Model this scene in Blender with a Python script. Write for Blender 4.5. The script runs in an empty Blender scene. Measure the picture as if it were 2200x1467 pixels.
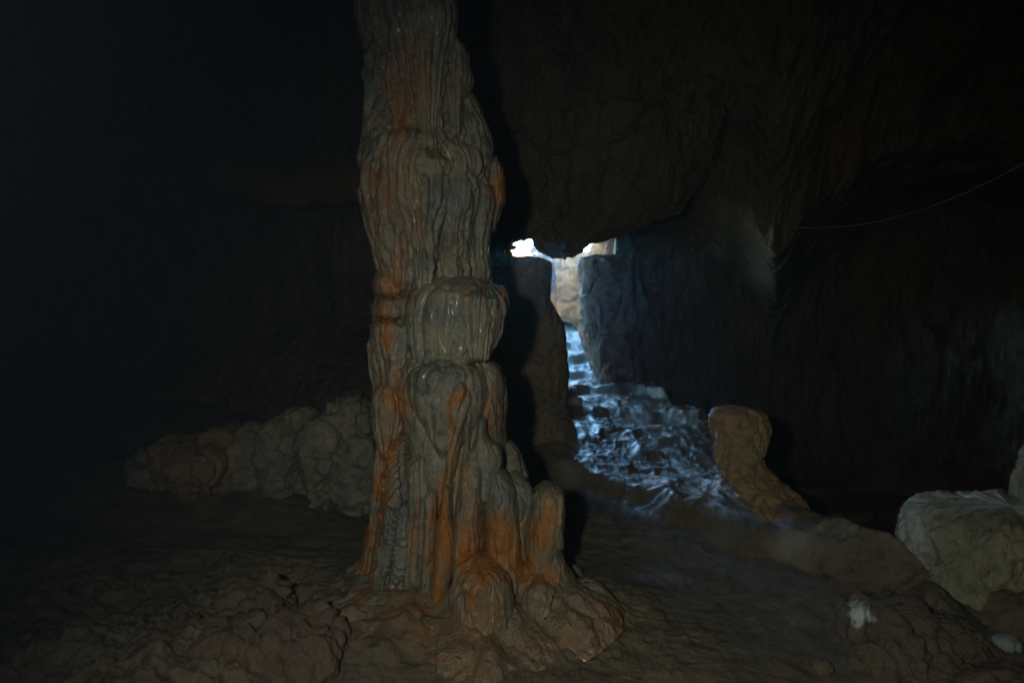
import bpy, math, random
import numpy as np
from mathutils import Vector

S = bpy.context.scene
random.seed(7)
rng = np.random.default_rng(7)
COL = S.collection

# ------------------------------------------------------------------ camera
HAZE = 0.026
F = 1289.0                      # focal length in photo pixels (photo is 2200 wide)
CX, CY = 1100.0, 733.5
CAMZ = 1.6
PITCH = math.radians(3.0)       # looking slightly down
cam_d = bpy.data.cameras.new("camera")
cam_d.sensor_width = 36.0
cam_d.lens = 36.0 * F / 2200.0
cam_d.clip_start = 0.05
cam_d.clip_end = 400
cam = bpy.data.objects.new("camera", cam_d)
cam.location = (0, 0, CAMZ)
cam.rotation_euler = (math.radians(90) - PITCH, 0, 0)
COL.objects.link(cam)
S.camera = cam

# ------------------------------------------------------------------ light
SUN_TO = Vector((0.30, -0.50, 0.81)).normalized()      # direction towards the sun
sun_el = math.asin(SUN_TO.z)
sun_az = math.atan2(SUN_TO.x, SUN_TO.y)
W = bpy.data.worlds.new("World")
S.world = W
W.use_nodes = True
nt = W.node_tree
nt.nodes.clear()
sky = nt.nodes.new("ShaderNodeTexSky")
sky.sky_type = 'NISHITA'
sky.sun_disc = False
sky.sun_elevation = sun_el
sky.sun_rotation = sun_az
sky.ozone_density = 3.5
sky.dust_density = 0.3
bg = nt.nodes.new("ShaderNodeBackground")
bg.inputs[1].default_value = 0.15
wo = nt.nodes.new("ShaderNodeOutputWorld")
wb = nt.nodes.new("ShaderNodeMix"); wb.data_type = 'RGBA'; wb.blend_type = 'MULTIPLY'
wb.inputs[0].default_value = 1.0
wb.inputs[7].default_value = (0.80, 1.04, 0.90, 1)          # the photograph's cool white balance
nt.links.new(sky.outputs[0], wb.inputs[6])
nt.links.new(wb.outputs[2], bg.inputs[0])
nt.links.new(bg.outputs[0], wo.inputs[0])

sun_d = bpy.data.lights.new("sun", 'SUN')
sun_d.energy = 4.5
sun_d.angle = math.radians(0.5)
sun_d.color = (1.0, 0.93, 0.82)
sun = bpy.data.objects.new("sun", sun_d)
sun.rotation_euler = (-SUN_TO).to_track_quat('-Z', 'Y').to_euler()
sun.location = (-4, -5, 12)
COL.objects.link(sun)

# the photographer's head torch: a small lamp left of the camera that throws the
# hard shadows to the right of the column in the photograph
torch_d = bpy.data.lights.new("torch", 'SPOT')
torch_d.energy = 3.8
torch_d.shadow_soft_size = 0.045
torch_d.spot_size = math.radians(110)
torch_d.spot_blend = 1.0
torch_d.color = (1.0, 0.94, 0.80)
torch = bpy.data.objects.new("torch", torch_d)
torch.location = (-0.36, -0.05, 1.76)
torch.rotation_euler = (Vector((0.55, 3.4, 0.65)) - torch.location).to_track_quat('-Z', 'Y').to_euler()
COL.objects.link(torch)

S.view_settings.view_transform = 'Standard'
S.view_settings.look = 'None'
S.view_settings.gamma = 1.0
S.view_settings.use_curve_mapping = False
S.view_settings.exposure = 5.6
try:
    S.cycles.max_bounces = 6
    S.cycles.diffuse_bounces = 4
    S.cycles.glossy_bounces = 3
    S.cycles.sample_clamp_indirect = 1.5
    S.cycles.use_denoising = True
except Exception:
    pass

# ------------------------------------------------------------------ helpers
cp, sp = math.cos(PITCH), math.sin(PITCH)

def P(px, py, Y):
    """point at depth Y that shows at photo pixel (px, py)"""
    u = (np.asarray(px, float) - CX) / F
    v = (CY - np.asarray(py, float)) / F
    yy = cp + sp * v
    zz = -sp + cp * v
    k = np.asarray(Y, float) / yy
    return np.stack(np.broadcast_arrays(u * k, np.asarray(Y, float) + 0 * k, CAMZ + zz * k), -1)

def proj(p):
    x, y, z = p[..., 0], p[..., 1], p[..., 2] - CAMZ
    d = cp * y - sp * z
    h = sp * y + cp * z
    d = np.maximum(d, 1e-3)
    return CX + F * x / d, CY - F * h / d

def _h(ix, iy, iz, s):
    n = (ix.astype(np.int64) * 374761393 + iy.astype(np.int64) * 668265263 + iz.astype(np.int64) * 2147483647 + s * 1274126177) & 0xFFFFFFFF
    n = ((n ^ (n >> 13)) * 1274126177) & 0xFFFFFFFF
    n = ((n ^ (n >> 16)) * 2246822519) & 0xFFFFFFFF
    return ((n ^ (n >> 15)) & 0xFFFFFF).astype(np.float64) / 0xFFFFFF

def vnoise(x, y, z, s=0):
    x, y, z = np.broadcast_arrays(np.asarray(x, float), np.asarray(y, float), np.asarray(z, float))
    ix, iy, iz = np.floor(x), np.floor(y), np.floor(z)
    fx, fy, fz = x - ix, y - iy, z - iz
    fx = fx * fx * fx * (fx * (fx * 6 - 15) + 10)
    fy = fy * fy * fy * (fy * (fy * 6 - 15) + 10)
    fz = fz * fz * fz * (fz * (fz * 6 - 15) + 10)
    def c(a, b, d):
        return _h(ix + a, iy + b, iz + d, s)
    x00 = c(0, 0, 0) * (1 - fx) + c(1, 0, 0) * fx
    x10 = c(0, 1, 0) * (1 - fx) + c(1, 1, 0) * fx
    x01 = c(0, 0, 1) * (1 - fx) + c(1, 0, 1) * fx
    x11 = c(0, 1, 1) * (1 - fx) + c(1, 1, 1) * fx
    return ((x00 * (1 - fy) + x10 * fy) * (1 - fz) + (x01 * (1 - fy) + x11 * fy) * fz) * 2 - 1

def fbm(x, y, z, o=4, s=0, g=0.5, ridge=False):
    a, t, n = 1.0, 0.0, 0.0
    for i in range(o):
        v = vnoise(x * 2.03 ** i + 11.3 * i, y * 2.03 ** i + 5.7 * i, z * 2.03 ** i + 3.1 * i, s + i)
        if ridge:
            v = 1 - 2 * np.abs(v)
        t = t + a * v
        n += a
        a *= g
    return t / n

def sm(x, a, b):
    t = np.clip((np.asarray(x, float) - a) / (b - a), 0, 1)
    return t * t * (3 - 2 * t)

def cells(x, y, z, s=0):
    """distance to the nearest feature point (rounded bumps)"""
    x, y, z = np.broadcast_arrays(np.asarray(x, float), np.asarray(y, float), np.asarray(z, float))
    ix, iy, iz = np.floor(x), np.floor(y), np.floor(z)
    best = np.full(x.shape, 9.0)
    for a in (-1, 0, 1):
        for b in (-1, 0, 1):
            for c in (-1, 0, 1):
                X, Y, Z = ix + a, iy + b, iz + c
                d = (X + _h(X, Y, Z, s) - x) ** 2 + (Y + _h(X, Y, Z, s + 1) - y) ** 2 + (Z + _h(X, Y, Z, s + 2) - z) ** 2
                best = np.minimum(best, d)
    return np.sqrt(best)

def crack(x, y, z, s=0):
    ix, iy, iz = np.floor(x), np.floor(y), np.floor(z)
    f1 = np.full(x.shape, 9.0); f2 = np.full(x.shape, 9.0)
    for a in (-1, 0, 1):
        for b in (-1, 0, 1):
            for c in (-1, 0, 1):
                X, Y, Z = ix + a, iy + b, iz + c
                d = np.sqrt((X + _h(X, Y, Z, s) - x) ** 2 + (Y + _h(X, Y, Z, s + 1) - y) ** 2 + (Z + _h(X, Y, Z, s + 2) - z) ** 2)
                f2 = np.minimum(f2, np.maximum(f1, d)); f1 = np.minimum(f1, d)
    return f2 - f1

def mesh_grid(name, V, mat, parent=None, wrap=False, attrs=None, keep=None, caps=False):
    """V: (n, m, 3) grid -> one smooth mesh object"""
    n, m = V.shape[:2]
    idx = np.arange(n * m).reshape(n, m)
    if wrap:
        a = idx[:-1, :]
        b = np.roll(idx, -1, 1)[:-1, :]
        c = np.roll(idx, -1, 1)[1:, :]
        d = idx[1:, :]
    else:
        a, b, c, d = idx[:-1, :-1], idx[:-1, 1:], idx[1:, 1:], idx[1:, :-1]
    q = np.stack([a, b, c, d], -1)
    if keep is not None:
        q = q[keep[:q.shape[0], :q.shape[1]]]
    q = q.reshape(-1, 4)
    me = bpy.data.meshes.new(name)
    nv, nf = n * m, len(q)
    me.vertices.add(nv)
    me.vertices.foreach_set("co", V.reshape(-1).astype(np.float32))
    me.loops.add(nf * 4)
    me.polygons.add(nf)
    me.loops.foreach_set("vertex_index", q.reshape(-1).astype(np.int32))
    me.polygons.foreach_set("loop_start", np.arange(0, nf * 4, 4, dtype=np.int32))
    me.polygons.foreach_set("loop_total", np.full(nf, 4, dtype=np.int32))
    me.polygons.foreach_set("use_smooth", np.ones(nf, dtype=bool))
    me.update(calc_edges=True)
    for k, v in (attrs or {}).items():
        at = me.attributes.new(k, 'FLOAT', 'POINT')
        at.data.foreach_set("value", np.broadcast_to(v, (n, m)).reshape(-1).astype(np.float32))
    me.materials.append(mat)
    o = bpy.data.objects.new(name, me)
    COL.objects.link(o)
    if parent:
        o.parent = parent
        o.matrix_parent_inverse = parent.matrix_world.inverted()
    return o

def tag(o, label=None, cat=None, group=None, kind=None):
    if label: o["label"] = label
    if cat: o["category"] = cat
    if group: o["group"] = group
    if kind: o["kind"] = kind
    return o

def thing(name, loc, label, cat, group=None):
    o = bpy.data.objects.new(name, None)
    o.empty_display_size = 0.1
    o.location = loc
    COL.objects.link(o)
    bpy.context.view_layer.update()
    return tag(o, label, cat, group)

def interp(ts, vals, t):
    """smooth (Hermite) interpolation through rings"""
    ts = np.asarray(ts, float); v = np.asarray(vals, float)
    d = np.gradient(v, ts) if len(ts) > 2 else np.full(len(ts), (v[-1] - v[0]) / (ts[-1] - ts[0]))
    i = np.clip(np.searchsorted(ts, t, side='right') - 1, 0, len(ts) - 2)
    h = ts[i + 1] - ts[i]
    u = (t - ts[i]) / h
    return ((2 * u**3 - 3 * u**2 + 1) * v[i] + (u**3 - 2 * u**2 + u) * h * d[i]
            + (-2 * u**3 + 3 * u**2) * v[i + 1] + (u**3 - u**2) * h * d[i + 1])

def tube(name, rings, mat, parent=None, res=0.008, nth=None, disp=None, cap=(0.12, 0.12), ex=2.0,
         stain=None, skylight_tint=None, attrs=None):
    """lofted lobe of rock. rings: (py, left px, right px, depth Y, depth radius)"""
    R = np.array([list(r) for r in rings], float)
    py = R[:, 0]
    Ymid = R[:, 3]
    L = P(R[:, 1], py, Ymid); Rt = P(R[:, 2], py, Ymid)
    cx = (L[:, 0] + Rt[:, 0]) / 2
    hw = (Rt[:, 0] - L[:, 0]) / 2
    z = L[:, 2]
    H = z[0] - z[-1]
    nz = int(max(24, min(900, abs(H) / res)))
    if nth is None:
        nth = int(max(32, min(900, 2 * math.pi * max(hw.max(), R[:, 4].max()) * 0.9 / res)))
    t = np.linspace(py[0], py[-1], nz)
    CXi, HW, ZZ, YY, DR = [interp(py, v, t) for v in (cx, hw, z, Ymid, R[:, 4])]
    f = (t - t[0]) / (t[-1] - t[0])
    k = np.ones_like(f)
    if cap[0] > 0:
        u = np.clip(f / cap[0], 0, 1); k *= np.sqrt(np.clip(1 - (1 - u) ** 2, 0, 1))
    if cap[1] > 0:
        u = np.clip((1 - f) / cap[1], 0, 1); k *= np.sqrt(np.clip(1 - (1 - u) ** 2, 0, 1))
    HW = np.maximum(HW, 0.002) * np.maximum(k, 1e-3)
    DR = np.maximum(DR, 0.002) * np.maximum(k, 1e-3)
    th = np.linspace(0, 2 * math.pi, nth, endpoint=False)
    c, s = np.cos(th), np.sin(th)
    cc = np.sign(c) * np.abs(c) ** (2 / ex)
    ss = np.sign(s) * np.abs(s) ** (2 / ex)
    V = np.empty((nz, nth, 3))
    V[..., 0] = CXi[:, None] + HW[:, None] * cc[None]
    V[..., 1] = YY[:, None] - DR[:, None] * ss[None]          # theta = 90 deg faces the camera
    V[..., 2] = ZZ[:, None]
    # outward normal
    dth = np.roll(V, -1, 1) - np.roll(V, 1, 1)
    dz = np.gradient(V, axis=0)
    N = np.cross(dth, dz)
    N /= np.maximum(np.linalg.norm(N, axis=-1, keepdims=True), 1e-9)
    ref = V - np.stack([CXi, YY, ZZ], -1)[:, None, :]
    if (N * ref).sum() < 0:
        N = -N
    if disp is not None:
        D = disp(th[None, :] + 0 * t[:, None], t[:, None] + 0 * th[None, :], V, HW[:, None])
        D = D * np.minimum(1, k * 1.6)[:, None]
        V = V + N * D[..., None]
    A = dict(attrs or {})
    if skylight_tint is not None:
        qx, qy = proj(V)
        A["skylight_tint"] = skylight_tint(qx, qy, V)
    if stain is not None:
        qx, qy = proj(V)
        A["rust"] = stain(qx, qy, V)
    else:
        A["rust"] = np.zeros(1)
    return mesh_grid(name, V, mat, parent, wrap=True, attrs=A)

# ------------------------------------------------------------------ materials
def rock_mat(name, base, alt, dark, rust=(0.235, 0.092, 0.008), rough=(0.28, 0.6), bump=0.5, scale=1.0, spec=0.5,
             fine=140.0, bdist=0.012, streak=False, flow=False):
    m = bpy.data.materials.new(name)
    m.use_nodes = True
    t = m.node_tree
    N = t.nodes; L = t.links
    b = N["Principled BSDF"]
    tc = N.new("ShaderNodeTexCoord")
    mp = N.new("ShaderNodeMapping")
    mp.inputs["Scale"].default_value = (scale, scale, scale * (0.35 if streak else 1.0))
    L.new(tc.outputs["Object"], mp.inputs["Vector"])
    def noise(sc, det=8, rg=0.6, dist=0.0):
        n = N.new("ShaderNodeTexNoise")
        n.inputs["Scale"].default_value = sc
        n.inputs["Detail"].default_value = det
        n.inputs["Roughness"].default_value = rg
        n.inputs["Distortion"].default_value = dist
        L.new(mp.outputs[0], n.inputs["Vector"])
        return n
    def ramp(src, p0, p1):
        r = N.new("ShaderNodeMapRange")
        r.inputs[1].default_value = p0; r.inputs[2].default_value = p1
        r.clamp = True
        L.new(src, r.inputs[0])
        return r.outputs[0]
    def mix(fac, a, bb):
        x = N.new("ShaderNodeMix"); x.data_type = 'RGBA'
        if isinstance(fac, float): x.inputs[0].default_value = fac
        else: L.new(fac, x.inputs[0])
        for i, v in ((6, a), (7, bb)):
            if isinstance(v, tuple): x.inputs[i].default_value = (*v, 1)
            else: L.new(v, x.inputs[i])
        return x.outputs[2]
    n1 = noise(2.6, 7, 0.62, 0.6)
    n2 = noise(11.0, 8, 0.65, 0.3)
    n3 = noise(34.0, 6, 0.7)
    n4 = noise(17.0, 9, 0.75, 0.4)
    c = mix(ramp(n1.outputs[0], 0.38, 0.62), base, alt)
    c = mix(ramp(n2.outputs[0], 0.50, 0.72), c, dark)
    c = mix(ramp(n4.outputs[0], 0.56, 0.70), c, dark)
    c = mix(ramp(n3.outputs[0], 0.60, 0.75), c, tuple(min(1, 1.35 * v) for v in base))
    at = N.new("ShaderNodeAttribute"); at.attribute_name = "rust"
    ma = N.new("ShaderNodeMath"); ma.operation = 'MULTIPLY_ADD'
    L.new(n3.outputs[0], ma.inputs[0]); ma.inputs[1].default_value = 0.9
    mb = N.new("ShaderNodeMath"); mb.operation = 'ADD'; mb.inputs[1].default_value = -0.45
    L.new(at.outputs["Fac"], mb.inputs[0]); L.new(mb.outputs[0], ma.inputs[2])
    c = mix(ramp(ma.outputs[0], 0.06, 0.78), c, rust)
    L.new(c, b.inputs["Base Color"])
    L.new(c, b.inputs["Base Color"])
    if flow or name == 'wet_floor':
        b.inputs['Coat Weight'].default_value = 0.13 if flow else 0.25
        b.inputs['Coat Roughness'].default_value = 0.15
        b.inputs['Coat IOR'].default_value = 1.4
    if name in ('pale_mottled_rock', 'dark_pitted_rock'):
        acr = N.new("ShaderNodeAttribute"); acr.attribute_name = "skylight_tint"
        c = mix(acr.outputs["Fac"], c, (0.46, 0.58, 0.60))  # blue-white skylight painted into the base colour
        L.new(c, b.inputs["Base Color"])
    if name == 'wet_floor':
        awc = N.new("ShaderNodeAttribute"); awc.attribute_name = "pale"
        c = mix(awc.outputs["Fac"], c, mix(ramp(n3.outputs[0], .35, .65), (0.17, 0.18, 0.16), (0.27, 0.28, 0.25)))
        L.new(c, b.inputs["Base Color"])
    rr = N.new("ShaderNodeMapRange")
    rr.inputs[1].default_value = 0.35; rr.inputs[2].default_value = 0.65
    rr.inputs[3].default_value = rough[0]; rr.inputs[4].default_value = rough[1]
    L.new(n2.outputs[0], rr.inputs[0])
    if name == "wet_floor":
        aw = N.new("ShaderNodeAttribute"); aw.attribute_name = "wet"
        mr = N.new("ShaderNodeMix"); mr.data_type = 'FLOAT'
        L.new(aw.outputs["Fac"], mr.inputs[0]); mr.inputs[2].default_value = 0.85
        L.new(rr.outputs[0], mr.inputs[3]); L.new(mr.outputs[0], b.inputs["Roughness"])
        ms = N.new("ShaderNodeMix"); ms.data_type = 'FLOAT'
        L.new(aw.outputs["Fac"], ms.inputs[0]); ms.inputs[2].default_value = 0.25; ms.inputs[3].default_value = 1.0
        L.new(ms.outputs[0], b.inputs["Specular IOR Level"])
        mc = N.new("ShaderNodeMath"); mc.operation = 'MULTIPLY'; mc.inputs[1].default_value = 0.3
        L.new(aw.outputs["Fac"], mc.inputs[0]); L.new(mc.outputs[0], b.inputs["Coat Weight"])
    else:
        L.new(rr.outputs[0], b.inputs["Roughness"])
    b.inputs["Specular IOR Level"].default_value = spec
    nb = noise(26.0, 10, 0.7, 0.2)
    nf = noise(fine, 3, 0.6)
    add = N.new("ShaderNodeMath"); add.operation = 'MULTIPLY_ADD'
    L.new(nf.outputs[0], add.inputs[0]); add.inputs[1].default_value = 0.38
    L.new(nb.outputs[0], add.inputs[2])
    if flow:
        m2 = N.new("ShaderNodeMapping"); m2.inputs["Scale"].default_value = (1, 1, 0.16)
        L.new(tc.outputs["Object"], m2.inputs["Vector"])
        ns = N.new("ShaderNodeTexNoise"); ns.inputs["Scale"].default_value = 46; ns.inputs["Detail"].default_value = 5
        ns.inputs["Distortion"].default_value = 0.6
        L.new(m2.outputs[0], ns.inputs["Vector"])
        a2 = N.new("ShaderNodeMath"); a2.operation = 'MULTIPLY_ADD'; a2.inputs[1].default_value = 1.1
        L.new(ns.outputs[0], a2.inputs[0]); L.new(add.outputs[0], a2.inputs[2])
        add = a2
    bp = N.new("ShaderNodeBump")
    bp.inputs["Strength"].default_value = bump
    bp.inputs["Distance"].default_value = bdist
    L.new(add.outputs[0], bp.inputs["Height"])
    L.new(bp.outputs[0], b.inputs["Normal"])
    return m

M_flow = rock_mat("flowstone", (0.185, 0.172, 0.108), (0.095, 0.118, 0.10), (0.036, 0.035, 0.025), rough=(0.14, 0.42), bump=0.9, spec=0.7, bdist=.014, flow=True)
M_wall = rock_mat("cave_rock", (0.135, 0.118, 0.074), (0.085, 0.085, 0.062), (0.032, 0.03, 0.022), rough=(0.45, 0.75), bump=1.0, bdist=0.03, spec=0.35, streak=True)
M_floor = rock_mat("wet_floor", (0.135, 0.115, 0.072), (0.09, 0.09, 0.068), (0.035, 0.032, 0.026), rough=(0.15, 0.36), bump=0.8, bdist=0.014, spec=1.0)
M_pale = rock_mat("pale_mottled_rock", (0.36, 0.34, 0.24), (0.22, 0.27, 0.19), (0.10, 0.11, 0.08), rough=(0.35, 0.6), bump=0.9, bdist=0.02, scale=1.8, spec=0.6)
M_ledge = rock_mat("ledge_rock", (0.20, 0.18, 0.12), (0.12, 0.135, 0.105), (0.055, 0.055, 0.042), rough=(0.4, 0.7), bump=0.8, bdist=0.02, scale=1.4)
M_chalk = rock_mat("chalky_stone", (0.27, 0.36, 0.38), (0.18, 0.25, 0.27), (0.08, 0.10, 0.11), rough=(0.4, 0.7), bump=0.8, bdist=0.02, scale=1.5)
M_outcrop = rock_mat("outcrop_rock", (0.27, 0.265, 0.18), (0.15, 0.185, 0.15), (0.06, 0.062, 0.048), rough=(0.4, 0.7), bump=0.9, bdist=0.02, scale=1.3)
M_dark = rock_mat("dark_pitted_rock", (0.12, 0.108, 0.075), (0.08, 0.085, 0.07), (0.035, 0.033, 0.027), rough=(0.4, 0.7), bump=0.9, bdist=0.02, scale=1.6)
M_tan = rock_mat("tan_rock", (0.38, 0.30, 0.16), (0.27, 0.24, 0.14), (0.10, 0.08, 0.05), rough=(0.35, 0.65), bump=0.8, bdist=0.015, scale=1.6)
M_sunrock = rock_mat("pale_limestone", (0.24, 0.075, 0.010), (0.30, 0.13, 0.025), (0.08, 0.024, 0.005), rough=(0.5, 0.8), bump=0.8, bdist=0.03)

# ------------------------------------------------------------------ ground
RIDGE = [(2.05, 9.5), (2.35, 6.6), (2.0, 5.4), (1.88, 4.75), (1.97, 4.1), (2.12, 3.6), (2.22, 3.2), (2.18, 2.8), (2.05, 2.35), (1.9, 1.6), (1.8, 0.5)]
def seg_dist(x, y, pts):
    best = np.full(np.shape(x), 1e9); side = np.zeros(np.shape(x)); along = np.zeros(np.shape(x))
    acc = 0
    for (ax, ay), (bx, by) in zip(pts[:-1], pts[1:]):
        dx, dy = bx - ax, by - ay
        l = math.hypot(dx, dy)
        t = np.clip(((x - ax) * dx + (y - ay) * dy) / l**2, 0, 1)
        d = np.hypot(x - ax - t * dx, y - ay - t * dy)
        sd = (x - ax) * dy - (y - ay) * dx       # sign
        m = d < best
        best = np.where(m, d, best); side = np.where(m, -np.sign(sd), side); along = np.where(m, acc + t * l, along)
        acc += l
    return best, side, along

def floor_base(x, y):
    # passage climbs away from the camera in worn steps
    yy = y + 0.10 * np.sin(x * 3.1 + 1.0) + 0.22 * vnoise(x * 1.3, y * 0.9, 0, 71) + 0.06 * vnoise(x * 5, y * 3, 0, 72)
    z = 0.185 * np.maximum(0, yy - 5.2)
    cl = y - (6.12 - 1.25 * x) - 0.12 * vnoise(x * 2.5, y * 2.5, 0, 77)      # crest line
    z = z + 0.15 * sm(cl, -0.30, 0.03) * sm(x, -0.3, 0.5) * (1 - 0.6 * sm(cl, 0.2, 3.0))
    z = np.where(y > 13.0, 0.185 * 7.8 + (y - 13.0) * 0.10, z)
    st = yy * 1.25
    frac = st - np.floor(st)
    z = z + 0.125 * (sm(frac, 0.78, 0.95) - frac) * sm(y, 6.2, 6.8) * (1 - sm(y, 12.8, 13.4))
    # ledge along the right of the path and the drop behind it
    d, side, al = seg_dist(x, y, RIDGE)
    s = d * side                                  # positive = right of the ledge
    z = z + (0.11 + 0.06 * vnoise(al * 2.3, 0, 0, 68)) * np.exp(-((d + 0.05 * vnoise(al * 4, 1, 0, 69)) / 0.17) ** 2) * sm(y, 1.0, 2.0) * (1 - sm(y, 5.0, 5.6))
    drop = sm(s, 0.10, 0.8) * sm(y, 3.25, 3.7) * (1 - sm(y, 8.6, 8.9))
    drop2 = sm(x - (1.78 + (8.87 - y) * 0.215), 0.0, 0.25) * sm(y, 5.0, 5.6) * (1 - sm(y, 9.3, 9.6))
    z = z - 1.7 * np.maximum(drop, drop2)
    z = z + 0.08 * sm(s, 0.1, 0.9) * (1 - sm(y, 2.7, 3.3))
    # swelling round the column foot and the rubble on the left
    z = z + 0.20 * np.exp(-(((x + 0.25) / 0.70) ** 2 + ((y - 3.2) / 0.55) ** 2))
    z = z + 0.22 * np.exp(-(((x + 1.45) / 0.8) ** 2 + ((y - 2.4) / 0.45) ** 2))
    z = z + 0.18 * sm(-x, 1.6, 4.5) + 0.25 * sm(-x, 0.9, 2.2) * sm(y, 3.9, 5.0)
    return z

def floor_z(x, y, detail=True):
    z = floor_base(x, y)
    z = z + 0.055 * fbm(x * 1.3, y * 1.3, 0, 3, 3) 
    if detail:
        path = sm(y, 3.5, 4.6) * sm(x, 0.1, 0.5) * (1 - sm(x, 2.1, 2.5))
        z = z + (0.016 + 0.024 * path) * fbm(x * 2.8, y * 3.4, 1, 6, 13, 0.56, ridge=True)
        z = z + (0.006 + 0.006 * path) * fbm(x * 11, y * 9, 2, 4, 23, 0.55)
        led = np.exp(-((seg_dist(x, y, RIDGE)[0]) / 0.32) ** 2) + sm(x, 2.2, 2.6) * (1 - sm(y, 3.0, 3.6))
        led = np.minimum(led, 1)
        z = z + led * (0.05 * fbm(x * 3.5, y * 3.5, 6, 5, 63, 0.6, ridge=True) + 0.03 * (0.5 - np.minimum(cells(x * 5, y * 5, 0, 66), 1.0)))
        # dripping pits and rubble near the column foot
        foot = np.exp(-(((x + 0.1) / 1.0) ** 2 + ((y - 2.9) / 0.5) ** 2)) + sm(-x, 0.6, 1.2) * (1 - sm(y, 3.0, 3.8))
        z = z + 0.05 * foot * (0.5 - np.minimum(cells(x * 6 + 0.6 * vnoise(x * 9, y * 9, 0, 8), y * 6, 0, 5), 1.0))
        z = z + 0.03 * foot * fbm(x * 9, y * 9, 4, 4, 33, 0.6, ridge=True)
        lf = sm(-x, 0.7, 1.3) * (1 - sm(y, 3.2, 4.2))
        z = z + lf * (0.07 * fbm(x * 3.2, y * 3.6, 5, 4, 35, 0.6, ridge=True) + 0.05 * (0.5 - np.minimum(cells(x * 4.2, y * 4.2, 1, 36), 1)))
        peb = sm(y, 6.6, 7.2) * (1 - sm(y, 9.2, 10.0)) * sm(vnoise(x * 1.5, y * 1.5, 3, 9), -0.1, 0.3)
        z = z + 0.02 * peb * (0.6 - np.minimum(cells(x * 14, y * 14, 0, 6), 1.0))
    return z

def hit(px, py):
    ys = np.linspace(1.8, 14, 1500)
    q = P(np.full(ys.shape, float(px)), np.full(ys.shape, float(py)), ys)
    d = q[:, 2] - floor_z(q[:, 0], q[:, 1])
    i = int(np.argmax(d < 0)) if (d < 0).any() else len(ys) - 1
    return ys[i]

def build_ground():
    # fan of rings round the camera: fine where it is near and in view
    az = np.concatenate([np.linspace(-180, -50, 50)[:-1], np.linspace(-50, 50, 1150), np.linspace(50, 180, 50)[1:]])
    r = 0.5 * (22 / 0.5) ** (np.linspace(0, 1, 1300))
    A, R = np.meshgrid(np.radians(az), r)
    x, y = R * np.sin(A), R * np.cos(A)
    z = floor_z(x, y)
    V = np.stack([x, y, z], -1)
    rust = 0.42 * np.exp(-(((x + 0.2) / 0.45) ** 2 + ((y - 2.85) / 0.30) ** 2)) + 0.04
    cl = y - (6.12 - 1.25 * x)
    wet = sm(cl + 0.25 * vnoise(x * 3, y * 3, 0, 55), -0.3, 0.1) * (1 - sm(x, 2.1, 2.5)) * sm(x, 0.2, 0.6)
    pale = wet * (0.25 + 0.45 * sm(fbm(x * 2.4, y * 2.0, 2, 4, 58, 0.6), -0.25, 0.2))
    wet = np.maximum(wet, 0.55 * sm(fbm(x * 2.2, y * 3.0, 0, 3, 57), 0.38, 0.55) * sm(x, 0.2, 0.6) * (1 - sm(x, 1.7, 2.0)))
    return mesh_grid("ground", V, M_floor, attrs={"rust": rust, "wet": wet, "pale": pale})
tag(build_ground(), kind="structure")

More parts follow.
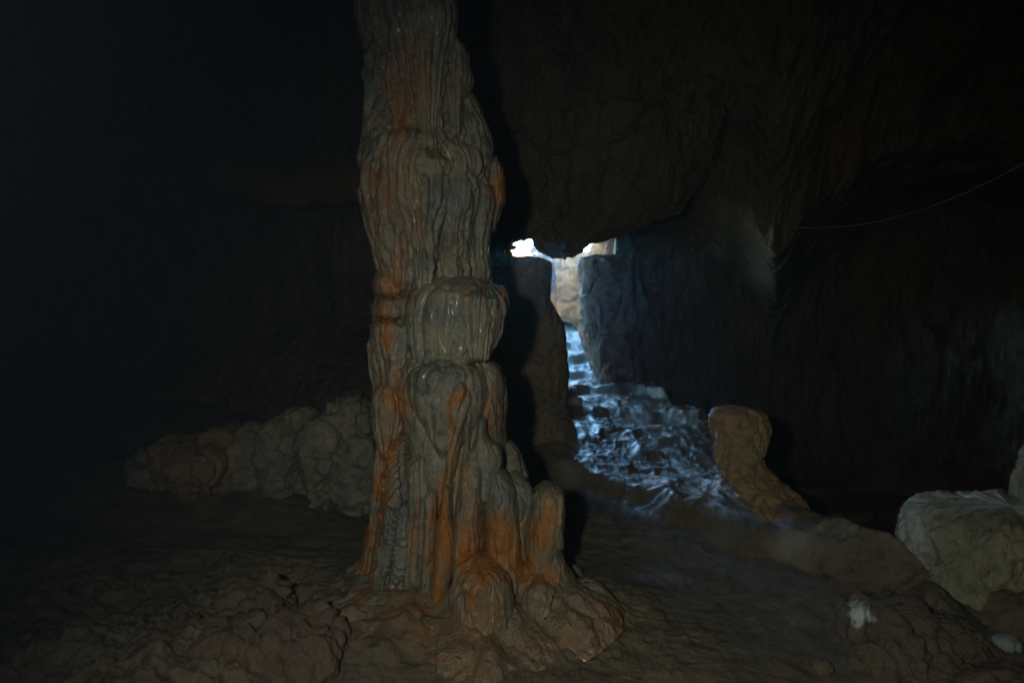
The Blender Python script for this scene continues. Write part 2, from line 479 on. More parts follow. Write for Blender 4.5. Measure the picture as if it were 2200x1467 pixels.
# ------------------------------------------------------------------ cave walls and roof
def build_cave():
    az = np.concatenate([np.linspace(-180, -47, 110)[:-1], np.linspace(-47, 47, 1000), np.linspace(47, 180, 110)[1:]])
    el = np.concatenate([np.linspace(-34, -14, 30)[:-1], np.linspace(-14, 36, 620), np.linspace(36, 90, 90)[1:]])
    E, A = np.meshgrid(np.radians(el), np.radians(az), indexing='ij')
    px = CX + F * np.tan(np.clip(A, -1.2, 1.2))
    pyh = 666 - F * np.tan(E) / np.maximum(np.cos(np.clip(A, -1.2, 1.2)), 0.3)
    front = np.cos(A) > 0.3
    # distance in depth (Y) for the front, radius for the back
    Y = np.full(A.shape, 7.0)
    Y = Y + 2.1 * sm(px, 1200, 1320) - 0.9 * sm(px, 1700, 2500)
    edge = 480 + 20 * np.sin(px / 90.0) + 90 * vnoise(px / 210, 0, 0, 4) + 25 * vnoise(px / 70, 2, 0, 6) + 90 * np.exp(-((px - 1650) / 70) ** 2) + 60 * np.exp(-((px - 1880) / 120) ** 2) - 25 * sm(px, 1500, 1900)
    over = sm(edge - pyh, -60, 130) * sm(px, 1180, 1330)
    Y = Y - over * (2.5 - 0.7 * sm(px, 1600, 2300)) - 0.9 * sm(edge - pyh, 60, 600) * sm(px, 1000, 1300)
    # left side: wall further off with a lower shelf
    Y = np.where(px < 1000, 7.2 + 0.8 * sm(-px, -800, 300) - 0.9 * sm(pyh, 640, 900) * sm(px, 100, 350) , Y)
    # vertical buttresses in the right-hand wall
    Y = Y - 0.12 * np.exp(-((px + 40 * vnoise(pyh / 90, 0, 0, 12) - 1630) / 70.0) ** 2) * sm(pyh, 430, 560)
    Hr = np.where(front, Y / np.maximum(np.cos(A), 0.3), 7.5)
    Hr = np.minimum(Hr, 10.5)
    back = sm(-np.cos(A), -0.3, 0.2)
    Hr = Hr * (1 - back) + 7.0 * back
    top = 5.9 - CAMZ
    r1 = Hr / np.cos(np.minimum(E, 1.5))
    r2 = top / np.maximum(np.sin(E), 0.02)
    r = (r1 ** -5 + r2 ** -5) ** (-1 / 5)
    r = np.where(E < 0, r1, r)
    d = np.stack([np.sin(A) * np.cos(E), np.cos(A) * np.cos(E), np.sin(E)], -1)
    p = d * r[..., None]
    x, y, z = p[..., 0], p[..., 1], p[..., 2]
    big = fbm(x * 0.55, y * 0.55, z * 0.4, 3, 31)
    rid = fbm(x * 1.7 + 0.5 * big, y * 1.7, z * 0.6, 4, 41, ridge=True)
    fl = fbm(x * 5.5, y * 5.5, z * 1.3, 4, 51, 0.6, ridge=True)
    lump = 0.5 - np.minimum(cells(x * 1.6, y * 1.6, z * 1.3, 61), 1.0)
    disp = 0.38 * big + 0.17 * rid + 0.085 * fl + 0.16 * lump + 0.05 * (0.5 - np.minimum(cells(x * 4.5, y * 4.5, z * 3, 65), 1.0))
    disp = disp + 0.028 * fbm(x * 17, y * 17, z * 7, 4, 71, 0.6)
    r = r * 1.0 - disp
    V = d * r[..., None] + np.array([0, 0, CAMZ])
    qx, qy = proj(V)
    cen = lambda a: 0.25 * (a[:-1, :-1] + a[1:, :-1] + a[:-1, 1:] + a[1:, 1:])
    cxm, cym, cf = cen(qx), cen(qy), cen(np.cos(A))
    jag = 14 * vnoise(cym / 13, 0, 0, 97) + 8 * vnoise(cym / 5, 0, 0, 98)
    gap = (cxm > 1088 + 1.1 * np.maximum(0, 552 - cym) + jag) & (cxm < 1322) & (cym > 470) & (cym < 1010) & (cf > 0.5)
    keep = ~gap
    rust = 0.02 + 0.16 * sm(vnoise(x * 0.9, y * 0.9, z * 0.5, 81), 0.1, 0.7)
    return mesh_grid("cave_wall", V, M_wall, attrs={"rust": rust}, keep=keep)
tag(build_cave(), kind="structure")

# ------------------------------------------------------------------ displacement recipes
def d_flow(lobes=9, amp=0.02, fine=0.004, seed=0, sharp=0.6, warp=0.6, nstretch=0.35, med=2.7, ripple=0.0):
    def f(th, py, V, hw):
        x, y, z = V[..., 0], V[..., 1], V[..., 2]
        w = warp * fbm(x * 3, y * 3, z * 2.2, 2, seed + 5)
        s1 = th / (2 * math.pi) * lobes + 1.5 * w + seed * 0.37
        g1 = np.abs(np.sin(math.pi * (s1 + 0.33 * vnoise(s1 * 0.9, 3, z * 0.8, seed + 8)))) ** sharp
        k1 = 0.2 + 0.8 * sm(vnoise(np.floor(s1) * 3.7, 0, z * 2.5, seed), -0.5, 0.5)
        # irregular folds that branch, join and die out
        wob = 0.10 * fbm(x * 6, y * 6, z * 5, 3, seed + 14)
        n1 = vnoise((x + wob) * 11, (y + wob) * 11, z * 1.5, seed + 11)
        n2 = vnoise((x + wob) * 26, (y + wob) * 26, z * 3.2, seed + 12)
        g2 = np.sqrt(np.abs(n1)) - 0.6
        g3 = np.sqrt(np.abs(n2)) - 0.6
        k2 = sm(vnoise(x * 4, y * 4, z * 3, seed + 1), -0.45, 0.35)
        k3 = sm(vnoise(x * 7, y * 7, z * 4, seed + 2), -0.3, 0.5)
        D = 1.4 * amp * (g1 - 0.7) * k1 + amp * 1.6 * g2 * k2 + amp * 0.75 * g3 * k3
        D = D + amp * 0.9 * fbm(x * 5, y * 5, z * 4.5, 3, seed + 7)
        # popcorn knobs in patches, and horizontal growth rims
        D = D + 0.007 * (0.6 - np.minimum(cells(x * 28, y * 28, z * 24, seed + 20), 1.0)) * sm(vnoise(x * 6, y * 6, z * 5, seed + 21), 0.0, 0.4)
        D = D + 0.004 * fbm(x * 4, y * 4, z * 30, 3, seed + 22) * sm(vnoise(x * 5, y * 5, z * 4, seed + 23), -0.2, 0.4)
        D = D + fine * 1.4 * fbm(x * 30, y * 30, z * 30 * nstretch, 4, seed + 9, 0.65) + 0.007 * fbm(x * 13, y * 13, z * 9, 3, seed + 6)
        if ripple:
            D = D + ripple * (np.abs(np.sin(z * 75 + 6 * vnoise(x * 14, y * 14, z * 4, seed + 3)))) * sm(vnoise(x * 20, y * 5, z * 14, seed + 4), -0.5, 0.3)
        return D
    return f

def d_rock(amp=0.03, fr=5.0, seed=0, cell=0.5, fine=0.005, zs=0.8):
    def f(th, py, V, hw):
        x, y, z = V[..., 0], V[..., 1], V[..., 2]
        D = amp * fbm(x * fr * 0.5, y * fr * 0.5, z * fr * 0.5 * zs, 3, seed)
        D = D + amp * 0.6 * fbm(x * fr * 1.7, y * fr * 1.7, z * fr * 1.2 * zs, 4, seed + 3, 0.55, ridge=True)
        D = D + amp * cell * (0.55 - np.minimum(cells(x * fr * 1.6, y * fr * 1.6, z * fr * 1.3 * zs, seed + 5), 1))
        wx = 0.35 * fbm(x * fr, y * fr, z * fr, 3, seed + 12)
        ck = crack(x * fr * 0.55 + wx, y * fr * 0.55 + wx, z * fr * 0.4 + wx, seed + 15)
        D = D - amp * 0.8 * np.exp(-(ck / 0.07) ** 2) + amp * 0.35 * np.minimum(ck, 0.6)
        D = D + fine * 1.5 * fbm(x * 32, y * 32, z * 24, 4, seed + 9, 0.6)
        return D
    return f

# ------------------------------------------------------------------ the flowstone column
RUST = [(880, 180, 50, 130, .42), (825, 430, 45, 120, .42), (900, 470, 40, 80, .3), (850, 640, 50, 60, .35), (840, 900, 40, 160, .4), (985, 1000, 40, 140, .35), (1050, 1150, 110, 60, .6), (960, 1180, 60, 90, .55), (1010, 640, 50, 30, .3), (1060, 860, 20, 80, .4),(860, 250, 26, 55, .75), (835, 200, 30, 90, .4), (905, 120, 30, 60, .3), (810, 400, 32, 62, .6), (870, 360, 26, 40, .35),
        (1068, 400, 22, 50, 1.1), (845, 620, 42, 55, .55), (828, 712, 27, 42, 1.0), (860, 560, 22, 60, .45),
        (850, 860, 30, 55, .95), (835, 960, 26, 40, .9), (828, 1040, 18, 60, 1.1), (808, 1140, 16, 60, 1.1), (785, 1230, 18, 60, 1.0),
        (986, 862, 13, 24, 1.5), (974, 925, 10, 40, 1.3), (962, 1010, 9, 50, 1.3), (957, 1090, 16, 50, 1.3), (945, 1170, 18, 60, 1.3),
        (935, 1270, 20, 50, 1.1), (1000, 1160, 30, 45, .95), (1020, 1200, 40, 36, 1.2), (1085, 1175, 45, 50, 1.25), (1120, 1210, 30, 40, 1.0),
        (1172, 1135, 30, 70, .9), (1045, 1230, 55, 30, 1.0), (1040, 1330, 60, 50, .45), (1170, 1240, 42, 26, .9), (1010, 1275, 30, 30, .7),
        (895, 1390, 60, 45, .6), (900, 1150, 12, 90, .6), (1045, 700, 30, 14, .2), (1085, 780, 10, 60, .35), (1045, 905, 8, 30, .8),
        (1083, 640, 9, 60, .6), (1080, 1100, 30, 20, .2)]
def stain_col(qx, qy, V):
    r = np.zeros(qx.shape)
    wx = qx + 22 * fbm(qx / 34, qy / 55, 0, 4, 91)
    wy = qy + 18 * vnoise(qx / 30, qy / 60, 5, 92)
    for cx_, cy_, sx, sy, a in RUST:
        r = np.maximum(r, a * np.exp(-((wx - cx_) / sx) ** 2 - ((wy - cy_) / sy) ** 2))
    r = 1.30 * r * (0.72 + 0.55 * fbm(V[..., 0] * 55, V[..., 1] * 55, V[..., 2] * 4.5, 3, 94)) + 0.10 * fbm(V[..., 0] * 9, V[..., 1] * 9, V[..., 2] * 2.5, 3, 95)
    r = np.maximum(r, (0.30 + 0.25 * fbm(V[..., 0] * 5, V[..., 1] * 5, V[..., 2] * 5, 3, 96)) * sm(qy, 1200, 1320))
    # the back of the column carries the same kind of streaks
    back = sm(V[..., 1], 3.5, 3.7)
    return r * (1 - back) + back * 0.5 * (0.5 + 0.5 * vnoise(V[..., 0] * 5, V[..., 1] * 5, V[..., 2] * 1.2, 93))

col = thing("flowstone_column", (-0.35, 3.45, 0.0), "tall rust-streaked flowstone column rising from the floor to the roof, lit from the front", "flowstone column")
def cpart(name, rings, disp, label=None, Y=None, dr=None, cap=(0.10, 0.10), res=0.006, ex=2.0):
    rr = []
    for r in rings:
        r = list(r)
        if len(r) == 3:
            hw = (r[2] - r[1]) / 2 / F * (Y or 3.4)
            r += [Y, dr if dr else max(0.04, hw * 0.85)]
        rr.append(r)
    o = tube(name, rr, M_flow, col, res=res, disp=disp, cap=cap, ex=ex, stain=stain_col)
    if label: o["label"] = label
    return o

cpart("shaft", [(-420, 640, 1110, 3.6, .40), (-150, 735, 1010, 3.55, .30), (0, 757, 965, 3.55, .26), (100, 775, 972, 3.52, .24), (200, 787, 988, 3.52, .24), (290, 792, 1012, 3.5, .24),
      (340, 785, 1030, 3.5, .26), (400, 778, 1048, 3.5, .26), (450, 784, 1048, 3.5, .25), (520, 804, 1043, 3.5, .24), (580, 818, 1048, 3.5, .24), (640, 808, 1056, 3.5, .25),
      (700, 804, 1055, 3.5, .27), (760, 792, 1050, 3.5, .28), (830, 803, 1060, 3.5, .28), (900, 808, 1070, 3.5, .29), (960, 815, 1080, 3.5, .30), (1040, 805, 1090, 3.48, .32),
      (1100, 800, 1108, 3.46, .34), (1180, 790, 1135, 3.44, .38), (1260, 775, 1170, 3.42, .44), (1340, 750, 1205, 3.40, .50), (1420, 710, 1250, 3.40, .54)],
      d_flow(17, .034, .006, 1, .55), cap=(0, 0), res=.0058)
cpart("drapery", [(-300, 790, 1020, 3.33, .24), (-120, 815, 998, 3.33, .22), (0, 832, 984, 3.33, .20), (60, 842, 984, 3.33, .19), (120, 853, 975, 3.33, .17), (180, 870, 962, 3.32, .15), (240, 893, 950, 3.31, .12),
      (290, 902, 944, 3.30, .10), (330, 898, 950, 3.30, .10), (350, 905, 940, 3.32, .08)], d_flow(18, .026, .004, 2, .5, .35), cap=(0, .05), label="fan of drapery folds at the top of the column")
cpart("drapery", [(85, 955, 985), (110, 952, 1003), (150, 948, 1012), (200, 950, 1006), (250, 957, 1003), (285, 965, 997), (310, 975, 990)], d_flow(14, .018, .004, 3, .5, .3), Y=3.4, dr=.10)
cpart("drapery", [(190, 985, 1012), (240, 980, 1032), (290, 985, 1050), (330, 995, 1056), (380, 1005, 1052), (430, 1015, 1048), (520, 1015, 1045)], d_flow(14, .02, .004, 4, .5, .3), Y=3.5, dr=.13)
cpart("shoulder_lobe", [(288, 850, 935), (300, 822, 965), (330, 795, 985), (370, 776, 985), (420, 774, 978), (480, 787, 965), (540, 806, 955), (590, 819, 945), (640, 830, 930)],
      d_flow(22, .026, .005, 5, .55, .9), Y=3.42, dr=.26)
cpart("bulge", [(318, 890, 955), (345, 872, 972), (375, 866, 980), (410, 868, 979), (450, 878, 970), (490, 884, 957), (540, 890, 950), (590, 895, 945), (640, 900, 935), (700, 905, 925)],
      d_flow(13, .022, .005, 6, .55, .5), Y=3.3, dr=.17, cap=(.14, .05))
cpart("drapery", [(300, 925, 985), (318, 932, 1015), (340, 942, 1030), (370, 950, 1037), (420, 950, 1032), (480, 945, 1021), (540, 945, 1012), (590, 950, 1006), (618, 960, 1000)],
      d_flow(19, .030, .003, 7, .38, .22), label="sharply fluted drapery beside the middle bulge", Y=3.36, dr=.16)
cpart("drapery", [(390, 1012, 1056), (440, 1010, 1060), (500, 1013, 1053), (560, 1014, 1050), (610, 1015, 1060)], d_flow(9, .016, .003, 8, .5, .2), Y=3.46, dr=.12)
cpart("side_lobe", [(335, 1055, 1072), (365, 1045, 1083), (400, 1044, 1087), (440, 1048, 1082), (470, 1053, 1069), (500, 1055, 1064)], d_flow(9, .012, .004, 9), label="rust-orange lobe on the right edge", Y=3.55, dr=.09, cap=(.2, .2))
cpart("knob", [(552, 958, 982), (570, 955, 986), (600, 955, 985), (640, 950, 985)], d_flow(5, .008, .003, 10), Y=3.24, dr=.06, cap=(.25, .1))
cpart("left_step_lobe", [(585, 820, 880), (603, 808, 895), (625, 806, 900), (645, 815, 890)], d_flow(11, .014, .006, 11), Y=3.38, dr=.18, cap=(.3, .3))
cpart("left_step_lobe", [(632, 820, 900), (650, 803, 910), (668, 800, 910), (690, 812, 900)], d_flow(11, .014, .006, 12), Y=3.37, dr=.19, cap=(.3, .3))
cpart("left_step_lobe", [(672, 815, 930), (690, 801, 940), (720, 798, 935), (750, 805, 925), (800, 822, 905), (850, 835, 890)], d_flow(17, .022, .006, 13), label="orange-stained step on the left edge", Y=3.36, dr=.21, cap=(.18, .2))
cpart("hood", [(592, 920, 1040), (606, 900, 1070), (628, 880, 1086), (660, 868, 1090), (695, 866, 1080), (730, 872, 1066), (765, 880, 1052), (800, 890, 1040)],
      d_flow(15, .020, .005, 14, .6, .5), Y=3.30, dr=.26, cap=(.22, .06))
cpart("drapery", [(625, 990, 1080), (645, 985, 1084), (680, 985, 1080), (720, 990, 1070), (750, 1000, 1060), (772, 1015, 1050)], d_flow(24, .034, .002, 15, .32, .15), label="row of sharp vertical flutes hanging from the hood", Y=3.20, dr=.20, cap=(.12, .08))
cpart("drip_edge", [(612, 1068, 1088), (640, 1074, 1093), (680, 1074, 1090), (705, 1074, 1084), (722, 1076, 1080)], d_flow(5, .006, .003, 16), Y=3.30, dr=.04, cap=(.2, .2))
cpart("hood", [(738, 890, 1010), (752, 868, 1042), (776, 856, 1066), (805, 850, 1080), (850, 850, 1087), (900, 860, 1087), (950, 868, 1088), (1010, 880, 1088), (1080, 890, 1090)],
      d_flow(11, .018, .005, 17, .6, .5), Y=3.30, dr=.30, cap=(.16, .05))
cpart("dome", [(765, 885, 1020), (785, 880, 1040), (815, 876, 1052), (850, 878, 1058), (880, 888, 1052), (905, 905, 1040), (935, 925, 1015), (980, 935, 1000)], d_flow(8, .014, .004, 18, .7, .5), label="smooth grey dome with an orange drip knob", Y=3.17, dr=.22, cap=(.2, .2))
cpart("rust_knob", [(815, 972, 1002), (845, 966, 1010), (875, 964, 1008), (900, 966, 1004), (925, 966, 998), (950, 964, 990), (985, 959, 984), (1020, 955, 979), (1060, 950, 974)], d_flow(4, .014, .005, 19, .8, 1.0), label="wet orange knob running down into a rib", Y=3.0, dr=.075, cap=(.12, .02))
cpart("rib", [(1030, 954, 974), (1070, 948, 974), (1110, 940, 976), (1160, 934, 979), (1210, 930, 977), (1260, 926, 965), (1310, 928, 955)], d_flow(4, .006, .002, 20), label="rust-orange rib", Y=2.98, dr=.09, cap=(.05, .1))
cpart("rib", [(890, 1000, 1018), (930, 998, 1014), (1000, 992, 1010), (1080, 984, 1004), (1150, 975, 1000), (1230, 975, 998)], d_flow(4, .007, .003, 21), Y=3.04, dr=.06)
cpart("rib", [(895, 1028, 1046), (915, 1028, 1042), (940, 1022, 1050), (955, 1016, 1068), (975, 1014, 1078), (1000, 1018, 1076), (1030, 1018, 1068), (1080, 1012, 1062)], d_flow(4, .008, .003, 22), Y=3.02, dr=.08, label="pale knob hanging below the dome")
cpart("front_lobe", [(955, 1000, 1035), (990, 990, 1046), (1040, 984, 1048), (1100, 977, 1043), (1160, 970, 1042), (1210, 972, 1040), (1260, 985, 1035)], d_flow(5, .012, .003, 23, .7, .3), Y=3.05, dr=.15, cap=(.2, .08))
cpart("front_lobe", [(1000, 1040, 1085), (1035, 1036, 1105), (1080, 1038, 1116), (1140, 1039, 1120), (1200, 1040, 1126), (1270, 1045, 1135)], d_flow(5, .012, .003, 24, .7, .3), label="front lobe, grey above and orange below", Y=3.06, dr=.16, cap=(.22, .08))
cpart("front_lobe", [(1012, 1090, 1118), (1030, 1084, 1133), (1065, 1084, 1145), (1100, 1095, 1142), (1150, 1105, 1138), (1220, 1110, 1142), (1290, 1115, 1160)], d_flow(5, .010, .003, 25, .7, .3), Y=3.14, dr=.13, cap=(.18, .08))
cpart("front_lobe", [(940, 1060, 1100), (980, 1070, 1122), (1020, 1070, 1136), (1060, 1060, 1140)], d_flow(6, .010, .004, 251), Y=3.35, dr=.12, cap=(.3, .1))
cpart("stub_lobe", [(1034, 1158, 1192), (1048, 1148, 1207), (1080, 1142, 1213), (1120, 1137, 1209), (1160, 1131, 1206), (1200, 1126, 1214), (1250, 1115, 1240), (1310, 1095, 1275), (1370, 1080, 1300)],
      d_flow(7, .012, .004, 26, .7, .3), label="short square-topped lobe on the right of the foot", Y=3.12, dr=.16, cap=(.10, .05), ex=2.4)
cpart("rib", [(1060, 1196, 1212), (1100, 1194, 1210), (1150, 1192, 1207), (1180, 1196, 1212)], d_flow(3, .004, .002, 27), Y=2.99, dr=.03)
cpart("rust_lobe", [(812, 825, 870), (835, 808, 882), (870, 803, 888), (910, 806, 884), (940, 815, 872), (985, 828, 858)], d_flow(12, .016, .006, 28, .6, .8), label="rust-orange lobe on the left edge", Y=3.32, dr=.20, cap=(.25, .2))
cpart("leg", [(930, 812, 855), (960, 811, 850), (1020, 802, 842), (1100, 792, 830), (1200, 775, 818), (1290, 752, 805), (1350, 735, 795)], d_flow(6, .014, .005, 29), label="rust-orange outer leg on the left", Y=3.30, dr=.12, cap=(.1, .05))
cpart("leg", [(940, 842, 880), (1000, 830, 880), (1060, 824, 878), (1120, 817, 870), (1180, 810, 862), (1250, 800, 848), (1320, 788, 840), (1400, 770, 842)], d_flow(5, .012, .006, 30, .6, .3, ripple=.02), label="blue-grey leg crossed by small crinkled rims", Y=3.12, dr=.12, cap=(.08, .05), res=.0045)
cpart("leg", [(1080, 858, 888), (1140, 850, 890), (1200, 845, 886), (1260, 838, 878), (1330, 828, 870), (1380, 820, 870)], d_flow(4, .010, .005, 31, ripple=.016), Y=3.06, dr=.09, cap=(.12, .05), res=.0045)
cpart("leg", [(970, 876, 930), (1040, 874, 936), (1120, 870, 936), (1200, 864, 934), (1280, 858, 928), (1350, 850, 920)], d_flow(7, .014, .004, 32, .6, .2), Y=3.08, dr=.12, cap=(.1, .05))
cpart("leg", [(1050, 912, 940), (1120, 910, 938), (1200, 905, 934), (1280, 898, 926), (1340, 885, 920)], d_flow(4, .006, .003, 33), Y=3.0, dr=.07, cap=(.1, .05))
cpart("toe_dome", [(1192, 1000, 1045), (1206, 985, 1068), (1235, 974, 1090), (1275, 968, 1104), (1320, 962, 1108), (1355, 955, 1112), (1400, 938, 1122), (1450, 915, 1145), (1500, 890, 1170)],
      d_flow(4, .016, .007, 34, .8, .9), label="rounded stalagmite-like toe at the front of the foot", Y=2.86, dr=.19, cap=(.12, .02))
cpart("toe_lobe", [(1215, 1120, 1190), (1240, 1108, 1212), (1280, 1100, 1238), (1330, 1085, 1262), (1390, 1070, 1300), (1450, 1050, 1350)], d_rock(.03, 6, 35, .6), Y=3.05, dr=.22, cap=(.1, .02))
d_foot = d_rock(.028, 6, 37, .8, .010, .9)
def d_skirt(th, py, V, hw):
    # ragged outline so that the skirt runs out in tongues over the floor
    return d_foot(th, py, V, hw) + 0.13 * fbm(np.cos(th) * 2.2, np.sin(th) * 2.2, 3, 4, 39, 0.6) * sm(py, 1225, 1262)
cpart("foot", [(1212, 855, 1150, 3.2, .20), (1234, 815, 1190, 3.17, .32), (1252, 775, 1235, 3.13, .44), (1267, 740, 1275, 3.10, .54), (1284, 715, 1305, 3.08, .62), (1310, 700, 1325, 3.06, .66)],
      d_skirt, label="broad terraced skirt of flowstone spreading over the floor", cap=(.45, 0), res=.0065)
cpart("toe_lobe", [(1320, 880, 930), (1345, 860, 950), (1390, 840, 965), (1450, 820, 975), (1500, 800, 985)], d_rock(.03, 7, 36), Y=2.8, dr=.16, cap=(.2, .05))

# ------------------------------------------------------------------ rock pillar behind the column, on its right
plr = tube("rock_pillar", [(554, 1040, 1160, 6.35, .30), (561, 1015, 1180, 6.35, .36), (575, 1010, 1186, 6.35, .4), (610, 1008, 1183, 6.35, .4), (645, 1005, 1180, 6.35, .4), (668, 1005, 1192, 6.35, .4), (690, 1002, 1205, 6.35, .4),
     (740, 1000, 1216, 6.35, .4), (790, 998, 1223, 6.35, .4), (830, 996, 1219, 6.35, .4), (870, 995, 1219, 6.3, .4), (920, 990, 1233, 6.25, .4), (980, 985, 1242, 6.2, .42), (1040, 975, 1250, 6.1, .46), (1110, 960, 1270, 6.1, .5)],
     M_ledge, res=.011, disp=d_rock(.035, 4, 101, .6, .010, .6), cap=(.02, 0), ex=2.6, stain=lambda a, b, V: 0.15 + 0 * a)
tag(plr, "dark layered rock pillar behind the flowstone column, beside the lit path", "rock pillar")

# ------------------------------------------------------------------ rounded roof mass hanging over the passage
hang = tube("hanging_rock", [(-500, 1000, 1800, 6.9, .9), (-200, 1010, 1720, 6.7, .8), (0, 1030, 1640, 6.6, .75), (200, 1045, 1580, 6.5, .7), (340, 1060, 1530, 6.45, .6), (420, 1072, 1480, 6.45, .5), (465, 1082, 1440, 6.45, .42), (488, 1100, 1360, 6.45, .34),
      (508, 1122, 1306, 6.45, .28), (524, 1150, 1276, 6.45, .22), (537, 1174, 1256, 6.45, .16), (546, 1193, 1242, 6.45, .10), (552, 1208, 1230, 6.45, .05)],
      M_wall, res=.013, disp=d_rock(.075, 2.6, 111, .8, .018, .45), cap=(0, .01), stain=lambda a, b, V: 0.08 + 0 * a)
tag(hang, "dark rounded mass of roof rock hanging down over the daylight opening", "hanging rock")

# ------------------------------------------------------------------ unseen roof slab over the passage, added to shape the daylight
BRICK_Y = hit(1234, 877)
BRICK = P(1234, 866, BRICK_Y)
def build_roof_blocker():
    xs = np.linspace(-3.3, 7.0, 620)
    f = np.linspace(0, 1, 300)
    ye = 11.0 - 1.7 * sm(xs, -1.0, -0.7) + 2.9 * sm(xs, 0.60, 0.90) + 3.2 * sm(xs, 1.75, 1.95) + 0.25 * vnoise(xs * 2.0, 0, 0, 21) + 0.08 * vnoise(xs * 9, 0, 0, 22)  # edge cut to steer sun and sky light into the passage
    X = xs[:, None] + 0 * f[None]
    Y = 6.6 + (ye[:, None] - 6.6) * f[None]
    bot = 2.85 + 0.22 * fbm(X * 1.2, Y * 1.2, 0, 4, 17) + 0.10 * (0.5 - np.minimum(cells(X * 2, Y * 2, 0, 18), 1)) + 0.55 * sm(X, 1.5, 2.2)
    top = bot + 0.45 + 0.2 * fbm(X * .6, Y * .6, 3, 3, 19)
    B = np.stack([X, Y, bot], -1); T = np.stack([X, Y, top], -1)
    V = np.concatenate([B, T[:, ::-1]], 1)
    return mesh_grid("roof_blocker", V, M_wall, wrap=True, attrs={"rust": np.full(1, .3)})
tag(build_roof_blocker(), kind="structure")
sky_blocker = tube("sky_blocker_rock", [(300, 200, 900, 10.8, .9), (360, 150, 940, 10.8, 1.1), (500, 150, 950, 10.8, 1.1), (800, 150, 960, 10.8, 1.1)], M_wall, res=.03, disp=d_rock(.1, 2, 116), cap=(.08, 0), ex=3, stain=lambda a, b, V: .2 + 0 * a)  # unseen rock added to hold back low sky light
tag(sky_blocker, kind="structure")
side = tube("side_blocker", [(-260, 1345, 2700, 11.2, 2.1), (200, 1345, 2700, 11.2, 2.1), (560, 1345, 2700, 11.2, 2.1), (900, 1345, 2700, 11.2, 2.1)], M_wall, res=.03, disp=d_rock(.06, 1.6, 115), cap=(0, 0), ex=6, stain=lambda a, b, V: .2 + 0 * a)  # unseen mass added against daylight leaking in from the right
tag(side, kind="structure")

# ------------------------------------------------------------------ rocks beyond, in the daylight
b = tube("passage_rock", [(551, 1266, 1335, 9.0, .26), (557, 1252, 1348, 9.0, .38), (568, 1245, 1352, 9.0, .45), (600, 1244, 1354, 9.0, .45), (650, 1248, 1356, 9.0, .45), (700, 1252, 1358, 8.95, .45), (735, 1258, 1362, 8.9, .45), (800, 1275, 1370, 8.8, .45), (880, 1290, 1380, 8.8, .45)],
     M_wall, res=.014, disp=d_rock(.05, 4, 121, .6, .012), cap=(.03, 0), ex=4.5, stain=lambda a, b, V: 0.2 + 0 * a)
tag(b, "dark upright rock block forming the right side of the daylit slot", "rock block")
far = tube("sunlit_rock", [(548, 600, 1480, 15.6, .9), (562, 600, 1460, 15.2, 1.0), (600, 700, 1440, 14.5, 1.0), (650, 700, 1430, 13.7, 1.0), (700, 700, 1430, 13.0, 1.1)],
     M_sunrock, res=.02, disp=d_rock(.16, 2.4, 131, .7, .03, .6), cap=(.04, 0), ex=2.6, stain=lambda a, b, V: 0.1 + 0.5 * sm(vnoise(V[..., 0] * 2, V[..., 1] * 2, V[..., 2] * 2, 7), 0, .5))
tag(far, "orange and cream rock face in full daylight at the far end of the passage", "rock face")
M_far = rock_mat('orange_limestone', (0.26, 0.085, 0.010), (0.36, 0.17, 0.04), (0.10, 0.03, 0.005), rust=(0.32, 0.10, 0.010), rough=(0.6, 0.9), bump=0.8, bdist=0.03, spec=0.1)
for o_ in (far,):
    o_.data.materials[0] = M_far
kn = tube("sunlit_rock", [(528, 1112, 1150, 13.2, .2), (536, 1095, 1168, 13.2, .4), (550, 1070, 1182, 13.2, .5), (580, 1050, 1190, 13.2, .6), (640, 1040, 1190, 13.2, .6)],
     M_sunrock, res=.015, disp=d_rock(.06, 4, 133, .7, .015), cap=(.08, 0), stain=lambda a, b, V: .2 + 0 * a)
tag(kn, "small sunlit rock top glaring white above the dark pillar, left of the hanging roof rock", "rock")
kr = tube("far_rock", [(505, 1290, 1500, 13.4, .4), (540, 1268, 1500, 13.4, .5), (600, 1278, 1500, 13.4, .5), (680, 1285, 1500, 13.4, .5)],
     M_far, res=.018, disp=d_rock(.08, 3, 134, .7, .015), cap=(.05, 0), stain=lambda a, b, V: .4 + 0 * a)
tag(kr, "brown-orange rock seen through the gap right of the hanging roof rock", "rock")

